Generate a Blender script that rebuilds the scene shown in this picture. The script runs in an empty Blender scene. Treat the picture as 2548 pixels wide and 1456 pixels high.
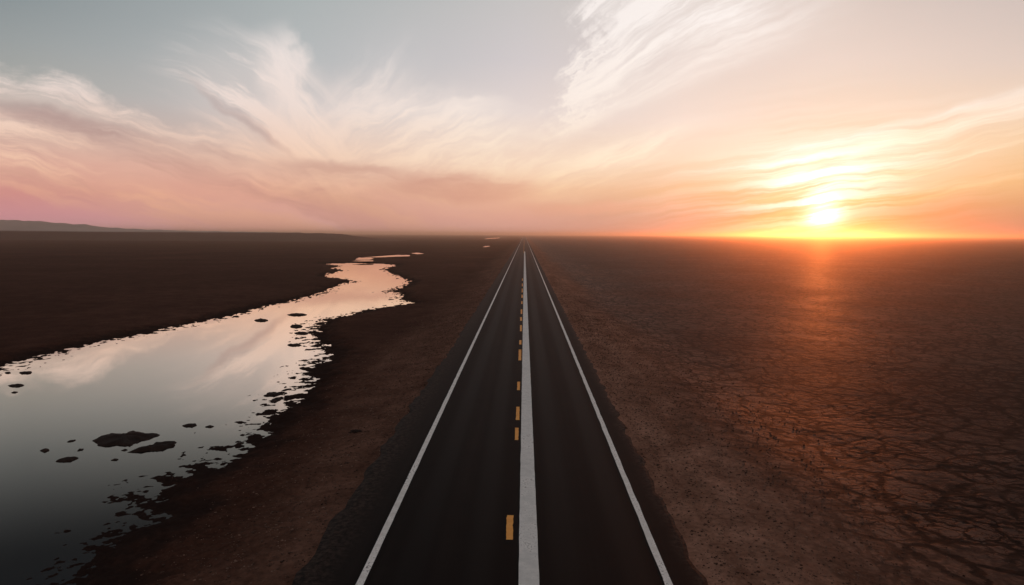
import bpy, bmesh, math, random
import numpy as np
from mathutils import Vector, Matrix

random.seed(7)
rng = np.random.default_rng(11)
R = math.radians
scene = bpy.context.scene
COL = scene.collection

# ------------------------------------------------------------------ camera geometry
CAM_H = 8.0
PW, PH = 2548.0, 1456.0            # the photograph, as measured
HFOV = R(72.0)
FPX = PW / 2 / math.tan(HFOV / 2)
YAW, PITCH, ROLL = R(-0.98), R(4.73), R(0.32)
fwd = np.array([math.sin(YAW) * math.cos(PITCH), math.cos(YAW) * math.cos(PITCH), -math.sin(PITCH)])
rt0 = np.array([math.cos(YAW), -math.sin(YAW), 0.0])
up0 = np.cross(rt0, fwd)
rt = math.cos(ROLL) * rt0 + math.sin(ROLL) * up0
up = -math.sin(ROLL) * rt0 + math.cos(ROLL) * up0

def ray(px, py):
    d = fwd * FPX + rt * (px - PW / 2) + up * (PH / 2 - py)
    return d / np.linalg.norm(d)

def ground(px, py, z=0.0):
    """where the sight line of a measured point meets the level z"""
    d = ray(px, py)
    t = (z - CAM_H) / d[2]
    return np.array([d[0] * t, d[1] * t])

def azel(px, py):
    d = ray(px, py)
    return math.degrees(math.atan2(d[0], d[1])), math.degrees(math.asin(d[2]))

def gno(px, py):
    """direction as (u, v) on the plane one unit down the road, in hundredths"""
    d = ray(px, py)
    return d[0] / d[1] * 17.53, d[2] / d[1] * 17.53

cam_data = bpy.data.cameras.new('camera')
cam = bpy.data.objects.new('camera', cam_data)
COL.objects.link(cam)
cam_data.sensor_width = 36.0
cam_data.lens = 18.0 / math.tan(HFOV / 2)
cam_data.clip_start = 0.1
cam_data.clip_end = 60000.0
M = Matrix.Identity(4)
for i in range(3):
    M[i][0] = rt[i]; M[i][1] = up[i]; M[i][2] = -fwd[i]
M[0][3], M[1][3], M[2][3] = 0.0, 0.0, CAM_H
cam.matrix_world = M
scene.camera = cam

# ------------------------------------------------------------------ helpers
def lin(c):
    out = []
    for v in c:
        v = v / 255.0
        out.append(v / 12.92 if v <= 0.04045 else ((v + 0.055) / 1.055) ** 2.4)
    return (*out, 1.0)

def tag(o, label=None, cat=None, group=None, kind=None):
    if label: o['label'] = label
    if cat: o['category'] = cat
    if group: o['group'] = group
    if kind: o['kind'] = kind
    return o

def mesh_obj(name, verts, faces, mat, parent=None, smooth=True):
    me = bpy.data.meshes.new(name)
    me.from_pydata([tuple(map(float, v)) for v in verts], [], faces)
    me.update()
    if smooth:
        me.polygons.foreach_set('use_smooth', [True] * len(me.polygons))
    me.materials.append(mat)
    o = bpy.data.objects.new(name, me)
    COL.objects.link(o)
    if parent: o.parent = parent
    return o

class NT:
    """short hand for building a node tree"""
    def __init__(self, tree):
        self.t = tree
        tree.nodes.clear()
    def n(self, kind, **kw):
        nd = self.t.nodes.new(kind)
        for k, v in kw.items(): setattr(nd, k, v)
        return nd
    def link(self, a, b): self.t.links.new(a, b)
    def put(self, sock, v):
        if v is None: return
        if isinstance(v, bpy.types.NodeSocket): self.link(v, sock)
        else: sock.default_value = v
    def m(self, op, a, b=None, c=None, clamp=False):
        nd = self.n('ShaderNodeMath', operation=op, use_clamp=clamp)
        self.put(nd.inputs[0], a); self.put(nd.inputs[1], b)
        if c is not None: self.put(nd.inputs[2], c)
        return nd.outputs[0]
    def add(self, a, b): return self.m('ADD', a, b)
    def sub(self, a, b): return self.m('SUBTRACT', a, b)
    def mul(self, a, b): return self.m('MULTIPLY', a, b)
    def mx(self, a, b): return self.m('MAXIMUM', a, b)
    def ss(self, x, a, b, lo=0.0, hi=1.0, interp='SMOOTHSTEP'):
        nd = self.n('ShaderNodeMapRange', interpolation_type=interp, clamp=True)
        if a > b: a, b, lo, hi = b, a, hi, lo
        self.put(nd.inputs[0], x)
        nd.inputs[1].default_value = a; nd.inputs[2].default_value = b
        nd.inputs[3].default_value = lo; nd.inputs[4].default_value = hi
        return nd.outputs[0]
    def xyz(self, x, y, z):
        nd = self.n('ShaderNodeCombineXYZ')
        self.put(nd.inputs[0], x); self.put(nd.inputs[1], y); self.put(nd.inputs[2], z)
        return nd.outputs[0]
    def sep(self, v):
        nd = self.n('ShaderNodeSeparateXYZ'); self.link(v, nd.inputs[0]); return nd.outputs
    def noise(self, vec, scale=1.0, detail=4.0, rough=0.55, dist=0.0, lac=2.0, color=False):
        nd = self.n('ShaderNodeTexNoise')
        nd.noise_dimensions = '3D'
        self.put(nd.inputs['Vector'], vec)
        nd.inputs['Scale'].default_value = scale; nd.inputs['Detail'].default_value = detail
        nd.inputs['Roughness'].default_value = rough; nd.inputs['Distortion'].default_value = dist
        nd.inputs['Lacunarity'].default_value = lac
        return nd.outputs[1 if color else 0]
    def mix(self, f, a, b, mode='MIX'):
        nd = self.n('ShaderNodeMix', data_type='RGBA', blend_type=mode)
        self.put(nd.inputs[0], f); self.put(nd.inputs[6], a); self.put(nd.inputs[7], b)
        return nd.outputs[2]
    def ramp(self, f, stops):
        nd = self.n('ShaderNodeValToRGB')
        self.put(nd.inputs[0], f)
        el = nd.color_ramp.elements
        stops = sorted(stops, key=lambda s: s[0])
        el[0].position, el[0].color = stops[0]
        el[1].position, el[1].color = stops[-1]
        for p, c in stops[1:-1]:
            e = el.new(p); e.color = c
        return nd.outputs[0]

def new_mat(name):
    m = bpy.data.materials.new(name)
    m.use_nodes = True
    return m, NT(m.node_tree)

def finish(nt, color, rough, bump=None, strength=0.5, dist=0.05, spec=0.3, ior=1.5):
    b = nt.n('ShaderNodeBsdfPrincipled')
    nt.put(b.inputs['Base Color'], color)
    nt.put(b.inputs['Roughness'], rough)
    b.inputs['IOR'].default_value = ior
    nt.put(b.inputs['Specular IOR Level'], spec)
    if bump is not None:
        bp = nt.n('ShaderNodeBump')
        bp.inputs['Strength'].default_value = strength
        bp.inputs['Distance'].default_value = dist
        nt.link(bump, bp.inputs['Height'])
        nt.link(bp.outputs[0], b.inputs['Normal'])
    o = nt.n('ShaderNodeOutputMaterial')
    nt.link(b.outputs[0], o.inputs['Surface'])

# numpy gradient noise
PERM = rng.permutation(512)
def gnoise(x, y, seed=0):
    xi = np.floor(x).astype(np.int64); yi = np.floor(y).astype(np.int64)
    xf = x - xi; yf = y - yi
    def h(a, b):
        return PERM[(PERM[(a + seed * 37) & 511] + b) & 511]
    def g(hv, dx, dy):
        a = hv * (2 * math.pi / 512 * 7)
        return np.cos(a) * dx + np.sin(a) * dy
    u = xf * xf * xf * (xf * (xf * 6 - 15) + 10); v = yf * yf * yf * (yf * (yf * 6 - 15) + 10)
    a = g(h(xi, yi), xf, yf); b = g(h(xi + 1, yi), xf - 1, yf)
    c = g(h(xi, yi + 1), xf, yf - 1); d = g(h(xi + 1, yi + 1), xf - 1, yf - 1)
    return (a + u * (b - a)) * (1 - v) + (c + u * (d - c)) * v
def fbm(x, y, octs=4, gain=0.5, seed=0):
    s = np.zeros_like(x); a = 1.0; f = 1.0
    for i in range(octs):
        s += a * gnoise(x * f + 17.3 * i, y * f - 9.1 * i, seed + i); a *= gain; f *= 2.03
    return s
def sstep(x, a, b):
    t = np.clip((x - a) / (b - a), 0, 1); return t * t * (3 - 2 * t)

# ------------------------------------------------------------------ sun and sky
SUN_PX = (2046, 528)
sd_ = ray(*SUN_PX)
SUN_DIR = Vector(sd_)
sun_az = math.atan2(sd_[0], sd_[1]); sun_el = math.asin(sd_[2])
sun_data = bpy.data.lights.new('sun', 'SUN')
sun_data.energy = SUN_E = 0.86
sun_data.angle = R(0.5)
sun_data.color = (1.0, 0.215, 0.045)
sun = bpy.data.objects.new('sun', sun_data)
COL.objects.link(sun)
sun.rotation_euler = (-SUN_DIR).to_track_quat('-Z', 'Y').to_euler()
sun.location = (200, 480, 60)

world = bpy.data.worlds.new('World')
scene.world = world
world.use_nodes = True
world.cycles.sampling_method = 'MANUAL'
world.cycles.sample_map_resolution = 256
w = NT(world.node_tree)
tc = w.n('ShaderNodeTexCoord')
dx, dy, dz = w.sep(tc.outputs['Generated'])
el = w.mul(w.m('ARCSINE', dz), 180 / math.pi)
az = w.mul(w.m('ARCTAN2', dx, dy), 180 / math.pi)
ady = w.mx(w.m('ABSOLUTE', dy), 0.05)
U = w.mul(w.m('DIVIDE', dx, ady), 17.53)
V = w.mul(w.m('DIVIDE', dz, ady), 17.53)

# clear sky: colours by height above the horizon for five bearings
ELM = 40.0
COLS = [
    (40,   [(0, (140, 148, 151)), (100, (154, 159, 160)), (200, (167, 167, 164)), (300, (188, 168, 162)), (400, (214, 157, 148)), (480, (210, 141, 140)), (540, (212, 150, 158)), (576, (214, 166, 172))]),
    (760,  [(0, (173, 179, 180)), (150, (184, 187, 189)), (280, (204, 197, 198)), (400, (226, 191, 174)), (470, (224, 168, 151)), (540, (220, 166, 160)), (582, (220, 172, 170))]),
    (1290, [(0, (199, 196, 196)), (150, (208, 202, 205)), (280, (226, 214, 212)), (400, (238, 208, 190)), (470, (230, 180, 156)), (540, (220, 166, 152)), (584, (214, 166, 158))]),
    (1700, [(0, (214, 203, 198)), (150, (223, 210, 206)), (300, (233, 217, 209)), (400, (228, 207, 186)), (470, (216, 182, 152)), (540, (186, 152, 136)), (586, (182, 150, 136))]),
    (2050, [(0, (216, 202, 196)), (150, (223, 210, 204)), (300, (220, 209, 196)), (400, (206, 204, 186)), (470, (160, 160, 136)), (540, (112, 94, 86)), (588, (120, 98, 92))]),
    (2520, [(0, (204, 191, 187)), (150, (216, 201, 194)), (250, (228, 207, 190)), (350, (228, 200, 168)), (450, (216, 176, 132)), (520, (184, 142, 116)), (592, (172, 128, 120))]),
]
HIGH = [(17.9, 1.0), (23.0, 0.60), (30.0, 0.26), (40.0, 0.14)]
def column(px, pts):
    stops = []
    for y, c in pts:
        stops.append((max(0.0, azel(px, y)[1]) / ELM, lin(c)))
    top = lin(pts[0][1])
    tint = (0.80, 0.95, 1.25)
    for e, k in HIGH[1:]:
        f = min(1.0, (e - 18) / 12)
        stops.append((e / ELM, tuple(top[i] * k * (1 + (tint[i] - 1) * f) for i in range(3)) + (1.0,)))
    return w.ramp(w.mul(el, 1 / ELM), stops)
sky = None; prev = None
for px, pts in COLS:
    c = column(px, pts); a = azel(px, 560)[0]
    sky = c if sky is None else w.mix(w.ss(az, prev, a, interp='LINEAR'), sky, c)
    prev = a
rear = w.ramp(w.mul(el, 1 / 90), [(0.0, lin((208, 166, 156))), (0.08, lin((200, 162, 154))), (0.2, lin((166, 150, 146))), (0.45, lin((132, 132, 132))), (1.0, lin((118, 124, 128)))])
aaz = w.m('ABSOLUTE', az)
sky = w.mix(w.ss(aaz, 42, 100), sky, rear)
sky = w.mix(w.ss(el, 32, 55), sky, rear)

clear = sky
# ---- cirrus, laid out by bearing and height
def rot(theta, px, py):
    """(along, across) about a measured point, along pointing theta degrees above level"""
    u0, v0 = gno(px, py); t = R(theta)
    du = w.sub(U, u0); dv = w.sub(V, v0)
    al = w.add(w.mul(du, math.cos(t)), w.mul(dv, math.sin(t)))
    ac = w.sub(w.mul(dv, math.cos(t)), w.mul(du, math.sin(t)))
    return al, ac
warp_lo = w.noise(w.xyz(U, V, 3.7), 0.35, 2, 0.5)
warp_hi = w.noise(w.xyz(U, V, 9.1), 1.6, 3, 0.5)
WLO = w.sub(warp_lo, 0.5); WHI = w.sub(warp_hi, 0.5)
def bend(al, ac, k=0.0, lo=0.0, hi=0.0):
    r = ac
    if k: r = w.add(r, w.mul(w.mul(al, al), k))
    if lo: r = w.add(r, w.mul(WLO, lo))
    if hi: r = w.add(r, w.mul(WHI, hi))
    return r
def fibre(al, ac, sa, sc, seed, detail=6, rough=0.62, lo=0.36, hi=0.7):
    return w.ss(w.noise(w.xyz(w.mul(al, sa), w.mul(ac, sc), seed), 1.0, detail, rough), lo, hi)
def gauss(al, ac, ra, rc, power=2):
    a = w.mul(al, 1 / ra); c = w.mul(ac, 1 / rc)
    q = w.add(w.mul(a, a), w.mul(c, c))
    if power == 4: q = w.mul(q, q)
    return w.m('EXPONENT', w.mul(q, -1.0))
def over(base, dens, color):
    return w.mix(w.m('MINIMUM', dens, 1.0), base, color)

# colour of sunlit cirrus: peach near the horizon, pale and pinkish above, brighter toward the sun
el_n = w.mul(el, 1 / 20)
ctop_l = w.ramp(el_n, [(0.0, lin((214, 158, 144))), (0.14, lin((238, 180, 152))), (0.30, lin((246, 208, 186))), (0.48, lin((240, 221, 213))), (0.8, lin((242, 233, 230))), (1.0, lin((226, 222, 222)))])
ctop_r = w.ramp(el_n, [(0.0, lin((250, 190, 130))), (0.14, lin((254, 226, 178))), (0.28, lin((255, 240, 215))), (0.5, lin((252, 242, 234))), (0.8, lin((250, 243, 240))), (1.0, lin((248, 240, 236)))])
ccol = w.mix(w.ss(az, -20, 10, interp='LINEAR'), ctop_l, ctop_r)
mauve_l = w.ramp(el_n, [(0.0, lin((182, 130, 132))), (0.2, lin((190, 138, 130))), (0.4, lin((172, 142, 140))), (0.6, lin((180, 160, 158)))])
mauve_r = w.ramp(el_n, [(0.0, lin((226, 164, 140))), (0.2, lin((220, 164, 144))), (0.5, lin((226, 190, 170)))])
mcol = w.mix(w.ss(az, -22, 4, interp='LINEAR'), mauve_l, mauve_r)

# broad band falling from the upper left toward the vanishing point
al, ac = rot(-14, 500, 420)
acb = bend(al, ac, 0.0, 1.1, 0.3)
f1 = fibre(al, acb, 0.15, 1.5, 1.3, 8, 0.68, 0.42, 0.62)
f1b = fibre(al, acb, 0.07, 0.5, 5.3, 5, 0.6, 0.36, 0.62)
edge = w.add(acb, w.mul(w.sub(w.noise(w.xyz(w.mul(al, 0.45), w.mul(acb, 0.9), 2.2), 1.0, 6, 0.62), 0.5), 2.0))
m1 = w.mul(w.ss(edge, 1.15, 0.45), w.ss(ac, -2.6, -1.0))
m1 = w.mul(m1, w.ss(al, 8.5, 4.0))
sky = over(sky, w.mul(m1, w.mul(w.add(w.mul(f1, 0.75), w.mul(f1b, 0.5)), 0.9)), ccol)
# its upper rim, catching the light
r1 = w.mul(w.mul(w.ss(edge, 1.25, 0.7), w.ss(edge, -0.1, 0.6)), w.mul(w.ss(al, 5.0, 0.5), w.add(0.35, w.mul(f1, 0.75))))
sky = over(sky, w.mul(r1, 0.75), ccol)
# mauve undersides in that band
f2 = fibre(al, acb, 0.10, 0.9, 8.8, 6, 0.58, 0.46, 0.64)
m2 = w.mul(w.ss(edge, 0.75, 0.0), w.ss(ac, -1.9, -0.6))
sky = over(sky, w.mul(w.mul(w.mul(m2, f2), w.ss(al, 8.0, 3.0)), 0.65), mcol)

# veil left of the plume, its fibres curving down to the right
al, ac = rot(-38, 690, 270)
acc = bend(al, ac, 0.07, 0.8, 0.25)
f3 = fibre(al, acc, 0.20, 2.0, 12.1, 9, 0.7, 0.41, 0.62)
g3 = gauss(w.add(al, 0.1), acc, 2.5, 1.15, 4)
sky = over(sky, w.mul(g3, w.add(w.mul(f3, 0.95), 0.30)), ccol)
# upright plume, sharp on its right side
al, ac = rot(-76, 735, 210)
acc = bend(al, ac, 0.05, 0.5, 0.35)
f4 = fibre(al, acc, 0.30, 1.5, 14.4, 7, 0.66, 0.22, 0.62)
pl = w.mul(w.ss(w.add(acc, w.mul(WHI, 0.9)), 0.55, -0.02), w.ss(acc, -1.15, -0.1))
pl = w.mul(pl, w.mul(w.ss(al, -1.75, -0.5), w.ss(al, 2.5, 0.8)))
sky = over(sky, w.mul(pl, w.add(w.mul(f4, 0.85), 0.32)), ccol)

# soft heap in the middle, fibres rising to the right
al, ac = rot(26, 1060, 335)
acc = bend(al, ac, -0.03, 1.4, 0.6)
f5 = fibre(al, acc, 0.34, 1.6, 21.0, 9, 0.7, 0.40, 0.62)
alh, ach = rot(-10, 1075, 345)
g5 = gauss(w.add(alh, w.mul(WLO, 1.5)), w.add(ach, w.add(w.mul(WLO, 1.2), w.mul(WHI, 0.7))), 2.7, 1.05, 4)
sky = over(sky, w.mul(g5, w.add(w.mul(f5, 0.9), 0.34)), ccol)
al, ac = rot(44, 915, 240)
acc = bend(al, ac, -0.05, 0.8, 0.4)
sky = over(sky, w.mul(gauss(al, acc, 1.1, 0.6), w.add(w.mul(fibre(al, acc, 0.4, 1.7, 23.0, 7, 0.66), 0.85), 0.2)), ccol)
al, ac = rot(10, 1135, 262)
acc = bend(al, ac, 0.14, 0.5, 0.3)
sky = over(sky, w.mul(gauss(al, acc, 1.0, 0.32), w.add(w.mul(fibre(al, acc, 0.4, 2.4, 25.0, 7, 0.66), 0.9), 0.2)), ccol)
# lower peach curls under the heap
al, ac = rot(9, 980, 392)
acc = bend(al, ac, 0.02, 0.9, 0.5)
sky = over(sky, w.mul(gauss(al, acc, 3.6, 0.5), w.mul(fibre(al, acc, 0.28, 1.9, 27.0, 7, 0.66, 0.42, 0.64), 0.8)), ccol)

# big feather at the upper right: fibres fan out from its root on the left
al, ac = rot(27, 1412, 262)
acc = bend(al, ac, 0.0, 0.55, 0.2)
alp = w.mx(al, 0.0)
fan = w.m('DIVIDE', acc, w.add(w.mul(alp, 0.20), 0.85))
f6 = fibre(al, fan, 0.13, 2.2, 31.0, 10, 0.72, 0.39, 0.63)
f6b = fibre(al, fan, 0.06, 0.62, 33.0, 5, 0.6, 0.34, 0.60)
f6c = fibre(al, fan, 0.30, 5.5, 35.0, 5, 0.7, 0.30, 0.75)
lead = w.add(w.sub(al, w.mul(acc, 0.62)), w.add(w.mul(w.sub(w.noise(w.xyz(U, V, 55.0), 1.1, 8, 0.7), 0.5), 4.2), w.mul(w.sub(f6c, 0.5), 0.6)))
hook = w.mul(w.sub(acc, 1.25), 1 / 0.5)
lead = w.sub(lead, w.mul(w.m('EXPONENT', w.mul(w.mul(hook, hook), -1.0)), 0.45))
m6 = w.mul(w.ss(lead, -0.5, 0.6), w.ss(w.add(al, w.mul(WLO, 2.0)), 8.2, 2.5))
m6 = w.mul(m6, w.mul(w.ss(fan, -0.85, -0.30), w.ss(fan, 3.2, 1.6)))
d6 = w.mul(w.add(w.mul(f6, 0.75), 0.12), w.add(w.mul(f6b, 0.85), 0.25))
d6 = w.mul(w.add(d6, w.mul(w.mul(f6c, f6b), 0.3)), 1.35)
sky = over(sky, w.mul(m6, w.add(d6, 0.10)), ccol)
# bright, curled leading edge and root
f6d = fibre(acc, lead, 0.35, 2.6, 37.0, 7, 0.68, 0.36, 0.62)
rim = w.mul(w.mul(w.ss(lead, -0.75, 0.1), w.ss(lead, 1.8, 0.2)), w.mul(w.ss(acc, -1.0, -0.2), w.ss(acc, 2.6, 0.8)))
sky = over(sky, w.mul(rim, w.add(w.mul(f6d, 0.85), w.mul(f6, 0.25))), ccol)
# trailing wisps under it
for (px, py, th, ra, rc, sdv) in ((1540, 392, 24, 1.5, 0.45, 41.0), (1625, 368, 25, 1.0, 0.14, 42.0), (1450, 425, 18, 1.8, 0.4, 43.0), (1425, 315, 22, 0.7, 0.15, 44.0)):
    al, ac = rot(th, px, py)
    acc = bend(al, ac, 0.0, 0.5, 0.3)
    sky = over(sky, w.mul(gauss(al, acc, ra, rc), w.add(w.mul(fibre(al, acc, 0.3, 2.4, sdv, 7, 0.66), 0.95), 0.1)), ccol)

# long streaks over the sun, rising to the right
al, ac = rot(13.5, 2250, 360)
acc = bend(al, ac, 0.006, 0.55, 0.14)
f7 = fibre(al, acc, 0.08, 1.9, 51.0, 8, 0.64, 0.42, 0.66)
m7 = w.mul(w.mul(w.ss(acc, 0.95, 0.35), w.ss(acc, -1.7, -0.7)), w.ss(al, -5.5, -1.0))
sky = over(sky, w.mul(w.mul(m7, f7), 0.8), ccol)
white = (1.0, 0.97, 0.93, 1.0)
for (px, py, th, ra, rc, amt, sdv) in ((1960, 388, 9, 2.1, 0.22, 1.0, 61.0), (2100, 352, 10, 1.2, 0.13, 0.7, 62.0), (2330, 280, 15, 2.6, 0.10, 0.55, 64.0), (2140, 410, 12, 1.8, 0.13, 0.8, 65.0)):
    al, ac = rot(th, px, py)
    acc = bend(al, ac, 0.01, 0.35, 0.14)
    sky = over(sky, w.mul(w.mul(gauss(al, acc, ra, rc), w.add(w.mul(fibre(al, acc, 0.25, 2.8, sdv, 7, 0.66), 0.95), 0.2)), amt), white)

# low mauve bank above the vanishing point, and others
for (px, py, th, ra, rc, amt, sdv) in ((1150, 472, -2, 1.9, 0.34, 0.85, 71.0), (880, 432, -8, 2.0, 0.27, 0.65, 72.0), (1560, 515, 2, 3.2, 0.16, 0.5, 73.0), (190, 320, -12, 2.4, 0.30, 0.7, 74.0), (620, 300, -36, 1.6, 0.14, 0.45, 75.0)):
    al, ac = rot(th, px, py)
    acc = bend(al, ac, 0.0, 0.5, 0.35)
    sky = over(sky, w.mul(w.mul(gauss(al, acc, ra, rc, 4), w.add(w.mul(fibre(al, acc, 0.22, 1.5, sdv, 6, 0.64, 0.3, 0.6), 0.85), 0.15)), amt), mcol)

# light round the sun itself, broken by bars of thin cloud
dot = w.n('ShaderNodeVectorMath', operation='DOT_PRODUCT')
w.link(tc.outputs['Generated'], dot.inputs[0]); dot.inputs[1].default_value = sd_
ang = w.mul(w.m('ARCCOSINE', w.m('MINIMUM', dot.outputs['Value'], 0.999999)), 180 / math.pi)
al, ac = rot(8, SUN_PX[0] - 20, SUN_PX[1] - 50)
acc = bend(al, ac, 0.0, 0.35, 0.16)
bars = fibre(al, acc, 0.16, 3.4, 81.0, 6, 0.62, 0.40, 0.60)
core = w.m('EXPONENT', w.mul(w.m('POWER', w.mul(ang, 1 / 1.15), 2.0), -1.0))
core = w.mul(core, w.add(0.45, w.mul(bars, 0.55)))
lit = w.mul(gauss(al, ac, 1.55, 0.70), w.add(w.mul(bars, 1.0), 0.12))
lit2 = w.mul(gauss(al, w.sub(ac, 0.2), 3.6, 1.4), w.mul(bars, 0.35))
glow = w.mix(1.0, w.mix(core, (0, 0, 0, 1), (1.6, 1.6, 1.6, 1)), w.mix(w.add(lit, lit2), (0, 0, 0, 1), (0.42, 0.52, 0.60, 1)), 'ADD')
sky = w.mix(1.0, sky, glow, 'ADD')

nish = w.n('ShaderNodeTexSky')
nish.sky_type = 'NISHITA'
nish.sun_disc = False
nish.sun_elevation = sun_el
nish.sun_rotation = sun_az
nish.altitude = 0.0; nish.air_density = 1.0; nish.dust_density = 2.0; nish.ozone_density = 1.0
NISH = 0.15
def shade(c):
    e = w.mix(1.0, w.mix(1.0, nish.outputs[0], (NISH, NISH, NISH, 1), 'MULTIPLY'), w.mix(1.0, c, (9.5, 9.5, 9.5, 1), 'MULTIPLY'), 'ADD')
    bg = w.n('ShaderNodeBackground'); w.link(e, bg.inputs[0]); bg.inputs[1].default_value = 0.1
    return bg.outputs[0]
fade = w.mul(w.ss(aaz, 52, 44), w.ss(el, 33, 27))
sky = w.mix(fade, clear, sky)
ash = w.n('ShaderNodeMixShader')            # the cloudless half of the sky needs no cloud maths
w.link(w.mul(w.m('LESS_THAN', aaz, 52.0), w.m('LESS_THAN', el, 33.0)), ash.inputs[0])
w.link(shade(clear), ash.inputs[1]); w.link(shade(sky), ash.inputs[2])
wo = w.n('ShaderNodeOutputWorld'); w.link(ash.outputs[0], wo.inputs['Surface'])

# ------------------------------------------------------------------ materials
def wobble(nt, pos, s=1.0): return nt.noise(pos, s, 3, 0.55, color=True)

GROUND_ROUGH, GROUND_SPEC = 0.60, 0.021
def mat_land():
    m, n = new_mat('desert_ground')
    pos = n.n('ShaderNodeNewGeometry').outputs['Position']
    x, y, z = n.sep(pos)
    att = lambda k: n.n('ShaderNodeAttribute', attribute_name=k).outputs['Fac']
    verge, wet, crack = att('verge'), att('wet'), att('crack')
    big = n.noise(pos, 0.035, 5, 0.6)
    mid = n.noise(pos, 0.5, 6, 0.65)
    fine = n.noise(pos, 5.0, 5, 0.7)
    grit = n.noise(pos, 22.0, 3, 0.7)
    streak = n.noise(n.xyz(n.mul(x, 0.9), n.mul(y, 0.10), 0.0), 1.0, 5, 0.62)
    soil = n.ramp(n.add(n.mul(big, 0.5), n.mul(mid, 0.5)), [(0.30, (0.0365, 0.0164, 0.0117, 1)), (0.5, (0.0684, 0.0320, 0.0228, 1)), (0.68, (0.1127, 0.0545, 0.0391, 1))])
    sand = n.ramp(n.add(n.mul(streak, 0.6), n.mul(mid, 0.4)), [(0.32, (0.1476, 0.0749, 0.0508, 1)), (0.5, (0.2564, 0.1348, 0.0944, 1)), (0.66, (0.3497, 0.1940, 0.1400, 1))])
    vmask = n.m('ADD', verge, n.mul(n.mul(n.sub(mid, 0.5), 1.6), verge), clamp=True)
    col = n.mix(vmask, soil, sand)
    speck = n.ss(fine, 0.40, 0.62)
    col = n.mix(n.mul(speck, 0.5), col, n.mix(1.0, col, (0.42, 0.40, 0.40, 1), 'MULTIPLY'))
    pale = n.ss(grit, 0.58, 0.78)
    col = n.mix(n.mul(pale, 0.35), col, n.mix(1.0, col, (1.9, 1.8, 1.75, 1), 'MULTIPLY'))
    # drying cracks
    wv = n.noise(pos, 1.1, 4, 0.6, color=True)
    vm = n.n('ShaderNodeVectorMath', operation='MULTIPLY_ADD')
    n.link(wv, vm.inputs[0]); vm.inputs[1].default_value = (0.9, 0.9, 0.0); n.link(pos, vm.inputs[2])
    wv2 = n.noise(pos, 4.5, 4, 0.65, color=True)
    vm2 = n.n('ShaderNodeVectorMath', operation='MULTIPLY_ADD')
    n.link(wv2, vm2.inputs[0]); vm2.inputs[1].default_value = (0.34, 0.34, 0.0); n.link(vm.outputs[0], vm2.inputs[2])
    vm = vm2
    width = n.add(0.35, n.mul(n.ss(n.noise(pos, 0.9, 4, 0.65), 0.3, 0.7), 1.3))
    def vor(scale, a, b):
        v = n.n('ShaderNodeTexVoronoi', feature='DISTANCE_TO_EDGE', voronoi_dimensions='2D')
        n.link(vm.outputs[0], v.inputs['Vector']); v.inputs['Scale'].default_value = scale
        return n.ss(n.m('DIVIDE', v.outputs['Distance'], width), a, b, 1.0, 0.0)
    c1 = vor(1.05, 0.04, 0.20); c2 = n.mul(vor(2.6, 0.03, 0.20), 0.75); c3 = vor(0.5, 0.03, 0.13)
    patch = n.ss(n.noise(pos, 0.22, 3, 0.6), 0.30, 0.55)
    cm = n.mul(n.mx(n.mx(n.mul(c1, n.add(0.35, n.mul(patch, 0.65))), n.mul(c2, n.add(0.4, n.mul(patch, 0.6)))), c3), crack)
    col = n.mix(n.mul(cm, 0.93), col, (0.010, 0.006, 0.005, 1))
    # damp mud along the water
    col = n.mix(n.mul(wet, 0.85), col, (0.016, 0.011, 0.010, 1))
    clay = n.mul(crack, n.sub(1.0, cm))          # smooth dry clay has a sheen, loose soil has none
    rough = n.sub(0.95, n.mul(crack, 0.95 - GROUND_ROUGH))
    spec = n.add(0.008, n.mul(clay, GROUND_SPEC))
    h = n.add(n.add(n.mul(mid, 0.8), n.mul(fine, 0.35)), n.mul(grit, 0.10))
    h = n.sub(h, n.mul(cm, 0.45))
    finish(n, col, rough, h, 0.6, 0.04, spec)
    return m

def mat_road():
    m, n = new_mat('asphalt')
    pos = n.n('ShaderNodeNewGeometry').outputs['Position']
    x, y, z = n.sep(pos)
    long_ = n.noise(n.xyz(n.mul(x, 1.5), n.mul(y, 0.012), 4.0), 1.0, 3, 0.5)
    mid = n.noise(pos, 0.7, 5, 0.6)
    grain = n.noise(pos, 40.0, 3, 0.7)
    def lane(c):      # polished wheel tracks of one lane
        d1 = n.m('ABSOLUTE', n.sub(n.m('ABSOLUTE', n.sub(x, c)), 0.78))
        return n.ss(d1, 0.15, 0.55, 1.0, 0.0)
    tr = n.mx(lane(-1.85), lane(1.9))
    t = n.add(n.add(n.mul(long_, 0.8), n.mul(mid, 0.2)), n.add(n.mul(tr, -0.16), -0.12))
    col = n.ramp(t, [(0.20, (0.0015, 0.0012, 0.0012, 1)), (0.36, (0.0036, 0.0029, 0.0028, 1)), (0.54, (0.0096, 0.0075, 0.0069, 1))])
    # sand blown over the shoulders
    ed = n.mx(n.ss(n.add(x, n.mul(n.sub(mid, 0.5), 0.8)), -4.0, -5.0), n.ss(n.add(x, n.mul(n.sub(mid, 0.5), 0.6)), 3.75, 4.25))
    col = n.mix(n.mul(ed, n.ss(n.noise(pos, 6.0, 4, 0.7), 0.35, 0.7)), col, (0.050, 0.034, 0.028, 1))
    col = n.mix(n.mul(n.ss(grain, 0.55, 0.8), 0.22), col, (0.055, 0.047, 0.043, 1))
    finish(n, col, n.sub(0.74, n.mul(tr, 0.08)), grain, 0.5, 0.006, 0.055)
    return m

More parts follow.
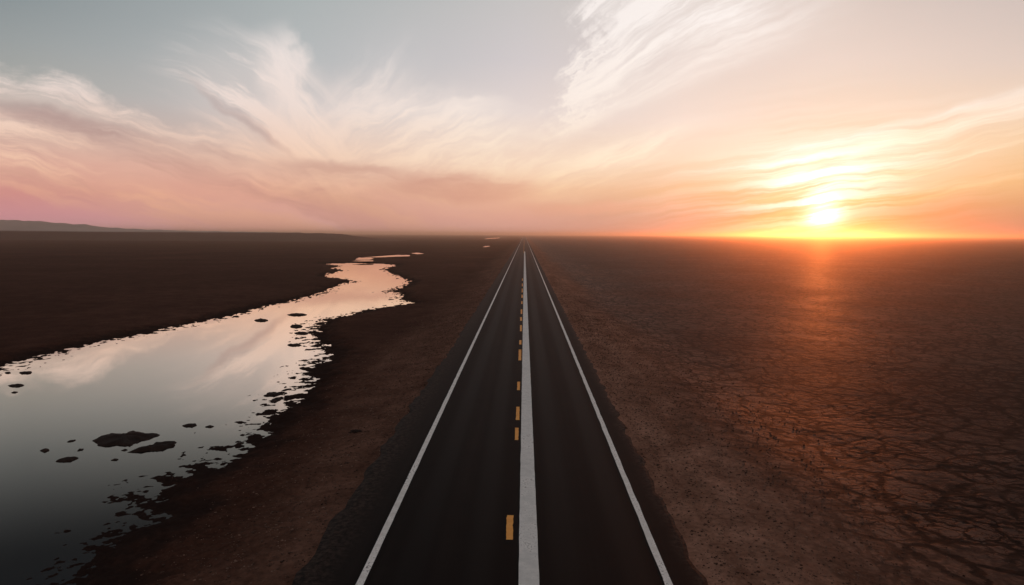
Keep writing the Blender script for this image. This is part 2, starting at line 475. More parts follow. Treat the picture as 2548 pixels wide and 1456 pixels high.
def mat_paint(name, c1, c2, wear=0.5):
    m, n = new_mat(name)
    pos = n.n('ShaderNodeNewGeometry').outputs['Position']
    a = n.noise(pos, 3.0, 5, 0.65); b = n.noise(pos, 16.0, 4, 0.75); c = n.noise(pos, 0.35, 3, 0.6)
    col = n.mix(n.ss(n.add(n.mul(a, 0.6), n.mul(c, 0.4)), 0.36, 0.64), c1, c2)
    worn = n.ss(n.add(n.add(b, n.mul(n.sub(a, 0.5), 0.5)), n.mul(n.sub(c, 0.5), 0.4)), 0.74 - wear * 0.22, 0.80 - wear * 0.16)
    col = n.mix(n.mul(worn, 0.8), col, (0.035, 0.030, 0.028, 1))
    finish(n, col, 0.7, b, 0.3, 0.004, 0.25)
    return m

def mat_water():
    m, n = new_mat('still_water')
    pos = n.n('ShaderNodeNewGeometry').outputs['Position']
    a = n.noise(pos, 0.35, 3, 0.5)
    bp = n.n('ShaderNodeBump'); bp.inputs['Strength'].default_value = 0.03; bp.inputs['Distance'].default_value = 0.05
    n.link(a, bp.inputs['Height'])
    lw = n.n('ShaderNodeLayerWeight'); lw.inputs['Blend'].default_value = 0.5
    refl = n.ss(lw.outputs['Facing'], 0.63, 0.885, 0.06, 0.93)
    gl = n.n('ShaderNodeBsdfGlossy'); gl.inputs['Roughness'].default_value = 0.02; gl.inputs['Color'].default_value = (1.0, 0.885, 0.79, 1)
    n.link(bp.outputs[0], gl.inputs['Normal'])
    df = n.n('ShaderNodeBsdfDiffuse'); df.inputs['Color'].default_value = (0.006, 0.006, 0.008, 1)
    mx = n.n('ShaderNodeMixShader'); n.link(refl, mx.inputs[0]); n.link(df.outputs[0], mx.inputs[1]); n.link(gl.outputs[0], mx.inputs[2])
    o = n.n('ShaderNodeOutputMaterial'); n.link(mx.outputs[0], o.inputs['Surface'])
    return m

def mat_mud():
    m, n = new_mat('wet_mud')
    pos = n.n('ShaderNodeNewGeometry').outputs['Position']
    a = n.noise(pos, 2.5, 6, 0.65); b = n.noise(pos, 14.0, 4, 0.7)
    col = n.ramp(n.add(n.mul(a, 0.6), n.mul(b, 0.4)), [(0.3, (0.0096, 0.0059, 0.0044, 1)), (0.7, (0.0333, 0.0185, 0.0133, 1))])
    finish(n, col, 0.85, n.add(a, n.mul(b, 0.4)), 0.8, 0.06, 0.2)
    return m

def mat_hill():
    m, n = new_mat('far_hill')
    pos = n.n('ShaderNodeNewGeometry').outputs['Position']
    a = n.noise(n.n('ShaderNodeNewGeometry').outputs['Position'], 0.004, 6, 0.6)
    col = n.ramp(a, [(0.3, (0.4250, 0.3570, 0.3145, 1)), (0.7, (0.5440, 0.4590, 0.4080, 1))])  # ridge lightened in its colour to imitate distance haze
    z = n.sep(n.n('ShaderNodeNewGeometry').outputs['Position'])[2]
    apron = n.ss(n.add(z, n.mul(n.sub(a, 0.5), 3.0)), 9.6, 7.4)      # the dark plain laps up the foot of the haze-toned ridge
    col = n.mix(apron, col, (0.070, 0.040, 0.031, 1))
    finish(n, col, 0.95, a, 0.5, 20.0, 0.1)
    return m

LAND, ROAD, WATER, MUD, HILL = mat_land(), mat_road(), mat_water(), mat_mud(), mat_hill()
WHITE = mat_paint('white_paint', (0.62, 0.63, 0.61, 1), (0.82, 0.82, 0.79, 1), 0.66)
EDGE = mat_paint('edge_paint', (0.66, 0.65, 0.62, 1), (0.90, 0.89, 0.86, 1), 0.75)
ORANGE = mat_paint('orange_paint', (0.80, 0.33, 0.06, 1), (0.90, 0.42, 0.09, 1), 0.25)

# ------------------------------------------------------------------ river outline (measured, laid on the water level)
WL = -1.05
S1 = 1.9906; K = 0.9953
def z1(x, y): return x / S1 * K, (y / S1 + 500) * K
def z2(x, y): return x / 2.548 * K, (y / 2.548 + 900) * K
outline_px = [(-500, 990), (-160, 945)] + [z1(*p) for p in (
    (0, 832), (180, 775), (480, 705), (850, 634), (1050, 594), (1290, 533), (1480, 492), (1580, 466), (1680, 424), (1750, 405),
    (1690, 392), (1600, 384), (1620, 366), (1700, 352), (1650, 340), (1690, 328), (1570, 316), (1760, 311), (1880, 315), (1985, 322),
    (1920, 345), (1950, 362), (2055, 408), (2010, 436), (1945, 455), (2010, 468), (1995, 492), (2065, 514), (1900, 541), (1740, 572), (1620, 602),
    (1580, 640), (1570, 672), (1610, 722), (1665, 766), (1640, 800), (1570, 856), (1530, 935))] + [z2(*p) for p in (
    (2085, 0), (1990, 85), (1960, 155), (1910, 235), (1900, 300), (1780, 385), (1700, 455), (1630, 525), (1500, 605), (1420, 685),
    (1250, 745), (1100, 805), (1035, 870), (1045, 925), (1100, 990), (990, 1060), (850, 1135), (710, 1235), (630, 1330), (570, 1435), (480, 1640), (300, 2100))] + [(-500, 2200)]
river = np.array([ground(px, min(py, 2400), WL) for px, py in outline_px])

def poly_sd(X, Y, P):
    """signed distance to a closed outline, negative inside"""
    best = np.full(X.shape, 1e18); inside = np.zeros(X.shape, bool)
    n = len(P)
    for i in range(n):
        ax, ay = P[i]; bx, by = P[(i + 1) % n]
        ex, ey = bx - ax, by - ay
        t = np.clip(((X - ax) * ex + (Y - ay) * ey) / (ex * ex + ey * ey + 1e-12), 0, 1)
        ddx = X - ax - t * ex; ddy = Y - ay - t * ey
        best = np.minimum(best, ddx * ddx + ddy * ddy)
        cond = ((ay > Y) != (by > Y))
        xi = ax + (Y - ay) / (by - ay if by != ay else 1e-12) * ex
        inside ^= cond & (X < xi)
    d = np.sqrt(best)
    return np.where(inside, -d, d)

ROAD_L, ROAD_R = -5.0, 4.15

def terrain(X, Y):
    far = np.clip(1 - Y / 2500.0, 0.0, 1.0)
    und = fbm(X / 90, Y / 140, 3, 0.5, 3) * 0.10 + fbm(X / 14, Y / 14, 3, 0.5, 6) * 0.06
    small = fbm(X / 1.3, Y / 1.3, 4, 0.6, 9) * np.where(X < 0, 0.04, 0.009)
    clod = fbm(X / 0.36, Y / 0.36, 3, 0.6, 14) * np.where(X < 0, 0.022, 0.008)
    left = ROAD_L - X; right = X - ROAD_R
    drop = np.where(X < 0, 0.70 * sstep(left, 0.0, 7.0), 0.55 * sstep(right, 0.3, 9.0))
    grow = np.where(X < 0, sstep(left, 0.0, 2.0), sstep(right, 0.0, 2.0))
    z = -0.012 - drop + (und + small) * grow + clod * (0.25 + 0.75 * grow) * far
    # gravel ridges that run with the road on its verges
    z += 0.018 * gnoise(X / 0.9, Y / 14, 21) * np.where(X < 0, sstep(left, 0, 1) * (1 - sstep(left, 4, 7)), sstep(right, 0, 1) * (1 - sstep(right, 5, 9)))
    inside = (X > ROAD_L + 0.7) & (X < ROAD_R - 0.7)
    z = np.where(inside, -0.22, z)
    # river bed and banks
    sd = np.full(X.shape, 1e3)
    near = (X < 2) & (Y < 330) & (Y > -40) & (X > -220)
    sd[near] = poly_sd(X[near], Y[near], river)
    shelf = fbm(X / 5.0, Y / 5.0, 3, 0.5, 31)
    rag = fbm(X / 0.95, Y / 0.95, 4, 0.62, 41) * (0.075 + 0.05 * sstep(Y, 20, 45)) + fbm(X / 0.36, Y / 0.36, 3, 0.65, 47) * 0.055
    sdw = sd + shelf * 0.7
    prof = np.where(sdw > 0, sdw * 0.13, np.maximum(sdw * 0.036, -0.5))
    bank = WL + prof + rag * (1 - sstep(np.abs(sdw), 3.0, 7.0) * (sdw > 0)) + 0.02
    # clear water in mid stream
    bank = np.where(sdw < -3.2, np.minimum(bank, WL - 0.03 - 0.02 * (-sdw - 3.2)), bank)
    k = 0.12
    hmix = np.clip(0.5 + 0.5 * (z - bank) / k, 0, 1)
    zz = z * (1 - hmix) + bank * hmix - k * hmix * (1 - hmix)
    z = np.where(sd < 40, np.where(sd < 0, np.minimum(zz, bank), np.maximum(zz, np.minimum(z, bank))), z)
    z = np.where((sd > 7), np.maximum(z, WL + 0.12), z)
    return z, sd

# ------------------------------------------------------------------ ground sheet, one mesh to the horizon
def build_ground():
    drop_px = np.concatenate([np.arange(0.5, 60, 0.45), np.arange(60, 425, 0.5)])
    ys = np.sort(CAM_H * 704.6 / drop_px)
    ys = np.concatenate([[-400, -150, -60, -20, 0, 6, 10], ys[ys > 12], [13500.0]])
    s = np.linspace(-1, 1, 1501)
    s = 0.55 * s + 0.45 * s ** 3
    half = 22 + 1.35 * np.maximum(ys, 0)
    half = np.where(ys < 0, 22 + 400, half)
    X = half[:, None] * s[None, :]
    Y = np.repeat(ys[:, None], len(s), 1)
    nr, nc = X.shape
    Z, sd = terrain(X, Y)
    me = bpy.data.meshes.new('ground')
    me.vertices.add(nr * nc)
    co = np.stack([X, Y, Z], -1).astype(np.float32).ravel()
    me.vertices.foreach_set('co', co)
    idx = np.arange(nr * nc).reshape(nr, nc)
    q = np.stack([idx[:-1, :-1], idx[:-1, 1:], idx[1:, 1:], idx[1:, :-1]], -1).reshape(-1)
    nf = (nr - 1) * (nc - 1)
    me.loops.add(nf * 4); me.loops.foreach_set('vertex_index', q.astype(np.int32))
    me.polygons.add(nf)
    me.polygons.foreach_set('loop_start', (np.arange(nf) * 4).astype(np.int32))
    me.polygons.foreach_set('use_smooth', np.ones(nf, bool))
    me.update(calc_edges=True)
    left = ROAD_L - X; right = X - ROAD_R
    wob = fbm(X / 12, Y / 30, 3, 0.5, 60) * 2.5
    widen = np.clip(Y / 60, 0, 2.6)
    verge = np.where(X < 0, (1 - sstep(left + wob, 1.5, 5.0 + widen)) * 0.36, (1 - sstep(right + wob * 1.6, 1.0, 8.5 + widen * 3.5)) * 0.9)
    wet = (1 - sstep(sd + fbm(X / 1.2, Y / 1.2, 3, 0.5, 77) * 1.2, 0.2, 2.2))
    crack = sstep(right + wob * 0.9, 2.2, 7.0) * (0.82 + 0.18 * sstep(fbm(X / 16, Y / 16, 3, 0.5, 81), -0.35, 0.25))
    for nm, arr in (('verge', verge), ('wet', wet), ('crack', crack)):
        a = me.attributes.new(nm, 'FLOAT', 'POINT')
        a.data.foreach_set('value', arr.astype(np.float32).ravel())
    me.materials.append(LAND)
    o = bpy.data.objects.new('ground', me)
    COL.objects.link(o)
    tag(o, kind='structure')
build_ground()

# water sheet of the river; its banks rise through it
def build_river():
    c = river
    pts = []
    n = len(c)
    area = 0.5 * sum(c[i][0] * c[(i + 1) % n][1] - c[(i + 1) % n][0] * c[i][1] for i in range(n))
    sgn = 1.0 if area > 0 else -1.0
    x0, x1 = c[:, 0].min() - 2, min(c[:, 0].max() + 2, -5.4)
    y0, y1 = c[:, 1].min() - 2, c[:, 1].max() + 6
    xs = np.linspace(x0, x1, 60); yy = np.linspace(max(y0, -30), y1, 120)
    GX, GY = np.meshgrid(xs, yy)
    sd = poly_sd(GX.ravel(), GY.ravel(), river).reshape(GX.shape)
    verts, ids, faces = [], {}, []
    def vid(r, q):
        if (r, q) not in ids:
            ids[(r, q)] = len(verts); verts.append((GX[r, q], GY[r, q], WL))
        return ids[(r, q)]
    for r in range(len(yy) - 1):
        for q in range(len(xs) - 1):
            if sd[r:r + 2, q:q + 2].min() < 6:
                faces.append((vid(r, q), vid(r, q + 1), vid(r + 1, q + 1), vid(r + 1, q)))
    o = mesh_obj('river', verts, faces, WATER)
    tag(o, kind='structure')
build_river()

# ------------------------------------------------------------------ hills on the left of the horizon
def build_hills():
    D = 900.0
    prof = [(-900, 20), (-600, 26), (-300, 30), (-120, 30), (0, 28), (80, 27), (170, 21), (250, 13.5), (330, 8), (430, 5), (520, 3.2), (640, 2.4), (740, 1.2), (850, -2), (930, -11), (1000, -16), (1080, -20), (1150, -24)]
    px = np.array([p[0] for p in prof], float); hh = np.array([p[1] for p in prof], float)
    xs = np.linspace(-880, 1140, 320)
    verts, faces = [], []
    rows = [(-1.0, 0.0), (-0.75, 0.22), (-0.5, 0.5), (-0.25, 0.82), (0.0, 1.0), (0.3, 0.8), (0.7, 0.3), (1.0, 0.0)]
    nr = len(rows)
    for i, x in enumerate(xs):
        d = ray(x, 560); a = math.atan2(d[0], d[1])
        ppm = D / math.cos(a) / FPX / math.cos(a + 0.016)
        h = (np.interp(x, px, hh) + 1.0 * float(fbm(np.array([x / 90.0]), np.array([0.3]), 4, 0.55, 5)[0]))
        H = h * D / FPX * 1.0 + CAM_H
        for (r, k) in rows:
            dd = D + r * 200
            q = float(fbm(np.array([x / 60.0]), np.array([r * 3.0]), 3, 0.5, 8)[0]) * 0.12
            verts.append((math.tan(a) * dd, dd, -2 + (H + 2) * max(0, k * (1 + q))))
    for i in range(len(xs) - 1):
        for j in range(nr - 1):
            faces.append((i * nr + j, (i + 1) * nr + j, (i + 1) * nr + j + 1, i * nr + j + 1))
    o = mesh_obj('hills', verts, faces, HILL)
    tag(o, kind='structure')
build_hills()

# ------------------------------------------------------------------ road
ROAD_END = 12500.0
def strip_rows():
    ys = list(np.arange(-30, 120, 0.5)) + list(np.arange(120, 400, 2.0)) + list(np.geomspace(400, ROAD_END, 120))
    return np.array(ys)
def ribbon(name, xl, xr, y0, y1, z, mat, jit=0.0, step=None, seed=1, thick=0.0):
    ys = strip_rows() if step is None else np.arange(y0, y1 + 1e-6, step)
    ys = ys[(ys >= y0) & (ys <= y1)]
    if ys[-1] < y1 - 1e-6: ys = np.append(ys, y1)
    jl = fbm(ys / 1.1, ys * 0 + 1.7, 4, 0.6, seed) * jit; jr = fbm(ys / 1.1, ys * 0 + 5.1, 4, 0.6, seed + 5) * jit
    verts, faces = [], []
    for i, y in enumerate(ys):
        l, r = xl + jl[i], xr + jr[i]
        if thick:
            verts += [(l - 0.25, y, z - thick), (l, y, z), (r, y, z), (r + 0.25, y, z - thick)]
        else:
            verts += [(l, y, z), (r, y, z)]
    k = 4 if thick else 2
    for i in range(len(ys) - 1):
        for j in range(k - 1):
            faces.append((i * k + j, i * k + j + 1, (i + 1) * k + j + 1, (i + 1) * k + j))
    return mesh_obj(name, verts, faces, mat, smooth=False)
tag(ribbon('road', ROAD_L, ROAD_R, -30, ROAD_END, 0.0, ROAD, 0.22, thick=0.03, seed=3), kind='structure')

tag(ribbon('edge_line', -3.80, -3.62, -30, 2500, 0.005, EDGE, 0.012, seed=8),
    'thin white edge line on the river side of the road', 'road line', 'white edge lines of the road')
tag(ribbon('edge_line', 3.28, 3.46, -30, 2500, 0.005, EDGE, 0.022, seed=12),
    'thin worn white edge line on the cracked plain side of the road', 'road line', 'white edge lines of the road')
tag(ribbon('centre_line', -0.08, 0.40, -30, 330, 0.005, WHITE, 0.012, seed=15),
    'broad solid white line along the middle of the road', 'road line')
# orange dashes just left of the broad line (near to far, measured corners)
DASHES = [
    ((1264.7, 1282.0, 1288, 1349), 'largest and nearest orange dash, standing alone left of the white centre line'),
    ((1287.0, 1296.0, 1069.5, 1100), 'nearer orange dash of the close pair ahead of the big lone dash'),
    ((1289.8, 1298.4, 1017, 1050), 'farther orange dash of the close pair ahead of the big lone dash'),
    ((1292.8, 1299.8, 954.4, 975.3), 'short bright orange dash left of the centre line, first one beyond the close pair'),
    ((1296.0, 1303.0, 874, 901), 'long thin orange dash left of the centre line, second one beyond the close pair'),
    ((1298.0, 1303.6, 850.6, 861.4), 'stubby orange dash just beyond the long thin dash left of the centre line'),
    ((1299.8, 1304.5, 813, 828), 'fifth orange dash from the camera beyond the nearest one, in the shrinking row'),
    ((1300.2, 1304.8, 793, 802), 'sixth orange dash beyond the nearest one, in the shrinking row by the white line'),
    ((1301.8, 1305.6, 773.5, 785), 'seventh orange dash beyond the nearest one, in the shrinking row by the white line'),
    ((1303.0, 1306.4, 753, 760), 'eighth orange dash beyond the nearest one, small and far down the road'),
    ((1303.4, 1307.2, 737, 744.6), 'ninth orange dash beyond the nearest one, small and far down the road'),
    ((1304.2, 1306.9, 721.5, 731), 'tenth orange dash beyond the nearest one, tiny and far down the road'),
    ((1304.6, 1307.0, 709, 716), 'eleventh orange dash beyond the nearest one, tiny and far down the road'),
    ((1305.0, 1307.2, 696.5, 702), 'farthest orange dash, tiny speck left of the white line before they merge'),
]
for (x0, x1, y0, y1), lab in DASHES:
    xm0 = ground(x0 * K, y1 * K, 0.006); xm1 = ground(x1 * K, y1 * K, 0.006); far_ = ground((x0 + x1) / 2 * K, y0 * K, 0.006)
    cx = (xm0[0] + xm1[0]) / 2; wd = (xm1[0] - xm0[0]) / 2 * 1.0; ya, yb = xm0[1], far_[1]
    slant = (far_[0] - cx)
    if abs(slant) > 0.12: slant = 0.0
    rows = 14; verts, faces = [], []
    for i in range(rows + 1):
        t = i / rows; y = ya + (yb - ya) * t
        j = rng.normal(0, 0.006, 2)
        verts += [(-wd + slant * t * 0.4 + j[0], y - ya, 0), (wd + slant * t * 0.4 + j[1], y - ya, 0)]
        if i: faces.append((2 * i - 2, 2 * i - 1, 2 * i + 1, 2 * i))
    o = mesh_obj('lane_dash', verts, faces, ORANGE, smooth=False)
    o.location = (cx, ya, 0.006)
    tag(o, lab, 'lane dash', 'orange dashes beside the centre line')
tag(ribbon('centre_line', -0.30, -0.16, 300, 2200, 0.006, ORANGE, 0.01, seed=22),
    'faint thin yellow line carrying on toward the vanishing point where the white line ends', 'road line')

# ------------------------------------------------------------------ mud islets in the river
def z4(x, y): return x / 4.55 * K, (y / 4.55 + 1030) * K
def z5(x, y): return x / 8.493 * K, (y / 8.493 + 860) * K
def z6(x, y): return (x / 6.62 + 500) * K, (y / 6.62 + 900) * K
def ell(cx, cy, rx, ry, n=12): return [(cx + rx * math.cos(2 * math.pi * i / n), cy + ry * math.sin(2 * math.pi * i / n)) for i in range(n)]
ISLETS = [
    (z4, [(1030, 325), (1110, 285), (1250, 258), (1400, 262), (1480, 232), (1560, 228), (1690, 240), (1840, 258), (1760, 290), (1680, 310), (1600, 345), (1500, 385), (1430, 390), (1350, 372), (1270, 380), (1200, 400), (1130, 395), (1090, 365)], 'largest dark mud islet, ragged and long, alone out in the still river'),
    (z4, [(1410, 465), (1550, 440), (1650, 405), (1740, 395), (1800, 355), (1900, 340), (2010, 345), (2010, 375), (1930, 410), (1800, 445), (1700, 440), (1600, 455), (1520, 470)], 'second largest mud islet, tailing to a thin point, just below the largest islet'),
    (z4, [(635, 565), (720, 525), (870, 515), (890, 525), (820, 560), (720, 575)], 'smooth oval mud islet below and left of the largest islet'),
    (z4, [(2060, 158), (2140, 138), (2235, 135), (2240, 155), (2190, 175), (2110, 172)], 'small dark oval islet above the largest islet, toward the road bank'),
    (z4, [(2330, 172), (2390, 155), (2440, 165), (2400, 182)], 'little mud islet right beside the small oval one, toward the road bank'),
    (z4, [(450, 442), (500, 418), (560, 425), (565, 445), (510, 460)], 'small round mud islet farthest left in the cluster round the largest islet'),
    (z4, [(755, 345), (800, 325), (870, 318), (850, 335)], 'thin slanting mud sliver left of the largest islet'),
    (z4, [(870, 450), (900, 420), (960, 420), (940, 440)], 'small mud scrap between the round islet and the largest islet'),
    (z4, [(1260, 552), (1300, 535), (1350, 540), (1330, 556)], 'tiny mud scrap below the largest islet, lowest of its cluster'),
    (z4, [(1370, 442), (1420, 423), (1455, 432), (1410, 449)], 'tiny mud scrap at the thin tail of the second largest islet'),
    (z5, [(140, 885), (350, 860), (520, 870), (480, 905), (300, 920), (200, 905)], 'long black mud islet at the frame edge below the far bank'),
    (z5, [(230, 1040), (280, 1015), (390, 1020), (340, 1045)], 'small black islet just below the long black one at the frame edge'),
    (z5, [(400, 615), (450, 595), (680, 595), (660, 635), (450, 640)], 'flat bar of black mud close under the far bank at the frame edge'),
    (z5, [(90, 610), (220, 598), (235, 625), (120, 632)], 'short lump of black mud beside the flat bar under the far bank'),
    (z6, [(1040, 600), (1130, 545), (1270, 540), (1350, 570), (1260, 600), (1150, 605)], 'dark pointed islet among the specks by the road bank, upper of two'),
    (z6, [(1150, 700), (1200, 650), (1360, 610), (1390, 625), (1300, 680), (1220, 715)], 'dark slanting islet among the specks by the road bank, lower of two'),
    (z6, [(1055, 1065), (1110, 1040), (1180, 1040), (1160, 1060), (1090, 1080)], 'small islet near a notch in the road bank below the two speckled islets'),
    (z6, [(655, 1247), (700, 1230), (755, 1240), (720, 1257)], 'tiny lone black islet off the road bank, right of the little islet pair'),
    (z6, [(590, 1392), (650, 1368), (745, 1372), (680, 1397)], 'thin black islet off the road bank just above its ragged mud spit'),
    (z1, ell(1300, 600, 34, 5), 'thin dark islet in midstream where the river narrows'),
    (z1, ell(1480, 572, 50, 4.5), 'long thin islet highest in midstream below the river bend'),
    (z1, ell(1475, 630, 32, 7), 'dark islet off the headland where the road bank juts out'),
    (z1, ell(1500, 664, 36, 5), 'thin islet just below the headland islet, against the bright water'),
    (z1, ell(1465, 723, 36, 5), 'lone thin islet in the bright water before the ragged road bank'),
]
def islet(fn, pts, label, i):
    P = np.array([ground(*fn(*p), WL) for p in pts])
    area = 0.5 * sum(P[k][0] * P[(k + 1) % len(P)][1] - P[(k + 1) % len(P)][0] * P[k][1] for k in range(len(P)))
    if area < 0: P = P[::-1]
    seg = np.linalg.norm(np.roll(P, -1, 0) - P, axis=1)
    n = 96; tt = np.linspace(0, seg.sum(), n, endpoint=False); cum = np.concatenate([[0], np.cumsum(seg)])
    Q = np.stack([np.interp(tt, cum, np.append(P[:, k], P[0, k])) for k in (0, 1)], 1)
    for _ in range(2): Q = 0.25 * np.roll(Q, 1, 0) + 0.5 * Q + 0.25 * np.roll(Q, -1, 0)
    c = Q.mean(0); size = math.sqrt(abs(area)) + 0.05
    rag = fbm(Q[:, 0] / (0.35 * size) + i * 3, Q[:, 1] / (0.35 * size), 4, 0.65, 90 + i) * 0.16
    Q = c + (Q - c) * (1 + rag)[:, None]
    H = min(0.16, 0.10 * size + 0.02)
    rings = [(1.06, -0.10), (1.0, -0.01), (0.93, 0.22), (0.8, 0.5), (0.6, 0.75), (0.38, 0.92), (0.18, 1.0)]
    verts, faces = [], []
    for s_, h in rings:
        R_ = (Q - c) * s_
        bump = fbm((R_[:, 0] + c[0]) / 0.35, (R_[:, 1] + c[1]) / 0.35, 4, 0.6, 95) * (0.5 if h > 0 else 0.0)
        zz = (h + bump) * H if h > 0 else np.full(n, h)
        for k in range(n): verts.append((R_[k, 0], R_[k, 1], zz[k]))
    verts.append((0, 0, H))
    for r in range(len(rings) - 1):
        for k in range(n):
            k2 = (k + 1) % n
            faces.append((r * n + k, r * n + k2, (r + 1) * n + k2, (r + 1) * n + k))
    b = (len(rings) - 1) * n
    for k in range(n): faces.append((b + k, b + (k + 1) % n, len(verts) - 1))
    o = mesh_obj('mud_islet', verts, faces, MUD)
    o.location = (c[0], c[1], WL)
    tag(o, label, 'mud islet', 'mud islets in the river')
for i, (fn, pts, lab) in enumerate(ISLETS): islet(fn, pts, lab, i)

# ------------------------------------------------------------------ puddles beyond the river bend
def z7(x, y): return (x / 17.0 + 1180) * K, (y / 17.0 + 580) * K
def z8(x, y): return (x / 6.37 + 700) * K, (y / 6.37 + 620) * K
PUDDLES = [
    (z8, [(1340, 150), (1600, 130), (1850, 112), (2065, 113), (2062, 133), (1850, 138), (1600, 150)], 'long thin slanting puddle streak past the head of the river'),
    (z8, [(2075, 82), (2200, 75), (2290, 93), (2180, 101)], 'short narrow puddle just beyond the end of the long slanting streak'),
    (z8, [(1200, 182), (1260, 155), (1440, 155), (1500, 170), (1430, 186), (1250, 190)], 'small bright puddle between the river head and the long slanting streak'),
    (z8, [(1150, 207), (1330, 196), (1500, 199), (1480, 212), (1250, 214)], 'thin sliver of water hugging the head of the river'),
    (z7, [(540, 292), (700, 256), (1180, 232), (1195, 256), (1050, 284), (850, 294), (620, 304)], 'farthest bright pool gleaming by the horizon, left of the road'),
    (z7, [(430, 645), (560, 603), (740, 594), (770, 610), (600, 640)], 'faint far puddle below the gleaming pool, left of the road'),
]
for i, (fn, pts, lab) in enumerate(PUDDLES):
    zp = -0.50
    P = np.array([ground(*fn(*p), zp) for p in pts])
    area = 0.5 * sum(P[k][0] * P[(k + 1) % len(P)][1] - P[(k + 1) % len(P)][0] * P[k][1] for k in range(len(P)))
    if area < 0: P = P[::-1]
    n = 140
    # spread the points by sight angle, so that the far end is as detailed as the near one
    L = np.stack([P[:, 0] / P[:, 1], 1 / P[:, 1]], 1); L = L / (np.ptp(L, axis=0) + 1e-12)
    seg = np.linalg.norm(np.roll(L, -1, 0) - L, axis=1); cum = np.concatenate([[0], np.cumsum(seg)])
    tt = np.linspace(0, seg.sum(), n, endpoint=False)
    Q = np.stack([np.interp(tt, cum, np.append(P[:, k], P[0, k])) for k in (0, 1)], 1)
    c = Q.mean(0)
    rg = fbm(Q[:, 0] / 2.5, Q[:, 1] / 12.0, 4, 0.6, 120 + i)
    Q = c + (Q - c) * (1 + 0.18 * rg)[:, None]
    verts = [(q[0] - c[0], q[1] - c[1], 0) for q in Q] + [(0, 0, 0)]
    faces = [(k, (k + 1) % n, n) for k in range(n)]
    o = mesh_obj('puddle', verts, faces, WATER, smooth=False)
    o.location = (c[0], c[1], zp)
    tag(o, lab, 'puddle', 'puddles beyond the river')

# ------------------------------------------------------------------ dark clod on the verge between river and road
def clod(px, py, sx, sy, sz, label, seed):
    g = ground(px, py, -0.55)
    bm = bmesh.new()
    bmesh.ops.create_icosphere(bm, subdivisions=5, radius=1.0)
    V_ = np.array([v.co[:] for v in bm.verts])
    nn = fbm(V_[:, 0] * 1.7 + V_[:, 2] * 1.3, V_[:, 1] * 1.7 - V_[:, 2], 5, 0.62, seed)
    for v, k in zip(bm.verts, nn):
        q = v.co * (1 + 0.55 * float(k))
        v.co = (q.x * sx, q.y * sy, q.z * sz)
    me = bpy.data.meshes.new('earth_clod'); bm.to_mesh(me); bm.free()
    me.polygons.foreach_set('use_smooth', [True] * len(me.polygons))
    me.materials.append(MUD)
    o = bpy.data.objects.new('earth_clod', me); COL.objects.link(o)
    zt, _ = terrain(np.array([[g[0]]]), np.array([[g[1]]]))
    o.location = (g[0], g[1], float(zt[0, 0]))
    tag(o, label, 'earth clod')
clod(885, 1082, 0.24, 0.17, 0.10, 'dark lump of earth lying alone on the verge between river and road', 133)

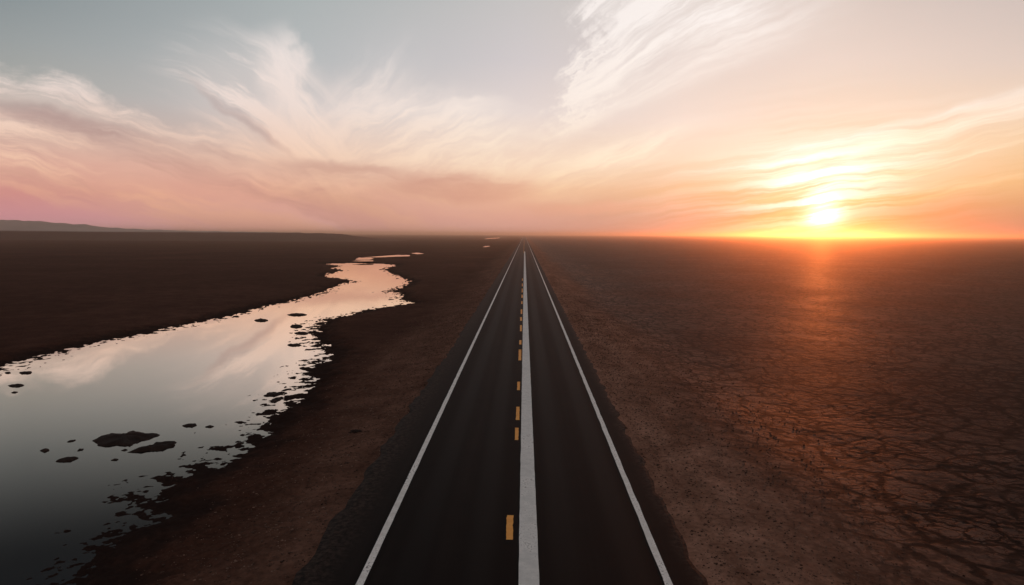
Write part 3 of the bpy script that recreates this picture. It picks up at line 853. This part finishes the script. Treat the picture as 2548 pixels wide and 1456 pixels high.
# ------------------------------------------------------------------ loose stones along both verges
def build_gravel():
    ico = bmesh.new(); bmesh.ops.create_icosphere(ico, subdivisions=1, radius=1.0)
    bv = np.array([v.co[:] for v in ico.verts]); bf = np.array([[v.index for v in f.verts] for f in ico.faces]); ico.free()
    N = 30000
    y = 11 + 60 * rng.random(N) ** 1.4 + 70 * rng.random(N) ** 6
    side = rng.random(N) < 0.45
    d = rng.gamma(1.6, 1.9, N)
    x = np.where(side, ROAD_L - 0.05 - d, ROAD_R + 0.05 + d)
    keep = np.where(side, d < 6.5, d < 7.5 + rng.normal(0, 1.2, N))
    x, y = x[keep], y[keep]; n_ = len(x)
    z, sd = terrain(x[None, :], y[None, :]); z, sd = z[0], sd[0]
    ok = sd > 1.0
    x, y, z = x[ok], y[ok], z[ok]; n_ = len(x)
    r = 0.009 + 0.024 * rng.random(n_) ** 4 + 0.0002 * y
    sc = np.stack([r * rng.uniform(0.8, 1.5, n_), r * rng.uniform(0.8, 1.5, n_), r * rng.uniform(0.45, 0.8, n_)], 1)
    th = rng.uniform(0, 6.28, n_); c, s_ = np.cos(th), np.sin(th)
    base = bv[None] * (1 + 0.35 * (rng.random((n_, len(bv), 1)) - 0.5))
    p = base * sc[:, None, :]
    px_ = p[..., 0] * c[:, None] - p[..., 1] * s_[:, None] + x[:, None]
    py_ = p[..., 0] * s_[:, None] + p[..., 1] * c[:, None] + y[:, None]
    V_ = np.stack([px_, py_, p[..., 2] + z[:, None] + 0.25 * r[:, None]], -1).reshape(-1, 3)
    F_ = (bf[None] + (np.arange(n_) * len(bv))[:, None, None]).reshape(-1)
    me = bpy.data.meshes.new('gravel'); nf = n_ * len(bf)
    me.vertices.add(len(V_)); me.vertices.foreach_set('co', V_.astype(np.float32).ravel())
    me.loops.add(nf * 3); me.loops.foreach_set('vertex_index', F_.astype(np.int32))
    me.polygons.add(nf); me.polygons.foreach_set('loop_start', (np.arange(nf) * 3).astype(np.int32))
    me.update(calc_edges=True)
    m, n = new_mat('loose_stone')
    rnd = n.noise(n.n('ShaderNodeNewGeometry').outputs['Position'], 3.0, 2, 0.5)
    finish(n, n.ramp(rnd, [(0.35, (0.0296, 0.0178, 0.0133, 1)), (0.5, (0.0814, 0.0488, 0.0370, 1)), (0.66, (0.2220, 0.1406, 0.1073, 1))]), 0.9, spec=0.1)
    me.materials.append(m)
    o = bpy.data.objects.new('gravel', me); COL.objects.link(o)
    tag(o, kind='stuff')
build_gravel()

# ------------------------------------------------------------------ the air
def build_haze():
    x0, x1, y0, y1, z0, z1_ = -19500, 19500, -900, 15000, -3.0, 24.0
    v = [(x0, y0, z0), (x1, y0, z0), (x1, y1, z0), (x0, y1, z0), (x0, y0, z1_), (x1, y0, z1_), (x1, y1, z1_), (x0, y1, z1_)]
    f = [(0, 3, 2, 1), (4, 5, 6, 7), (0, 1, 5, 4), (1, 2, 6, 5), (2, 3, 7, 6), (3, 0, 4, 7)]
    m, n = new_mat('evening_haze')
    pv = n.n('ShaderNodeVolumePrincipled')
    pv.inputs['Color'].default_value = (0.95, 0.80, 0.66, 1)
    pv.inputs['Density'].default_value = HAZE_D
    pv.inputs['Anisotropy'].default_value = HAZE_G
    out = n.n('ShaderNodeOutputMaterial'); n.link(pv.outputs[0], out.inputs['Volume'])
    o = mesh_obj('haze', v, f, m, smooth=False)
    tag(o, kind='stuff')
HAZE_D, HAZE_G = 3.4e-4, 0.895
build_haze()

# ------------------------------------------------------------------ render settings
scene.view_settings.view_transform = 'Standard'
scene.view_settings.look = 'None'
scene.view_settings.exposure = 0.0
scene.view_settings.gamma = 1.0
scene.render.engine = 'CYCLES'
scene.cycles.use_denoising = True
scene.cycles.max_bounces = 6
scene.cycles.volume_bounces = 0
scene.cycles.sample_clamp_indirect = 8.0
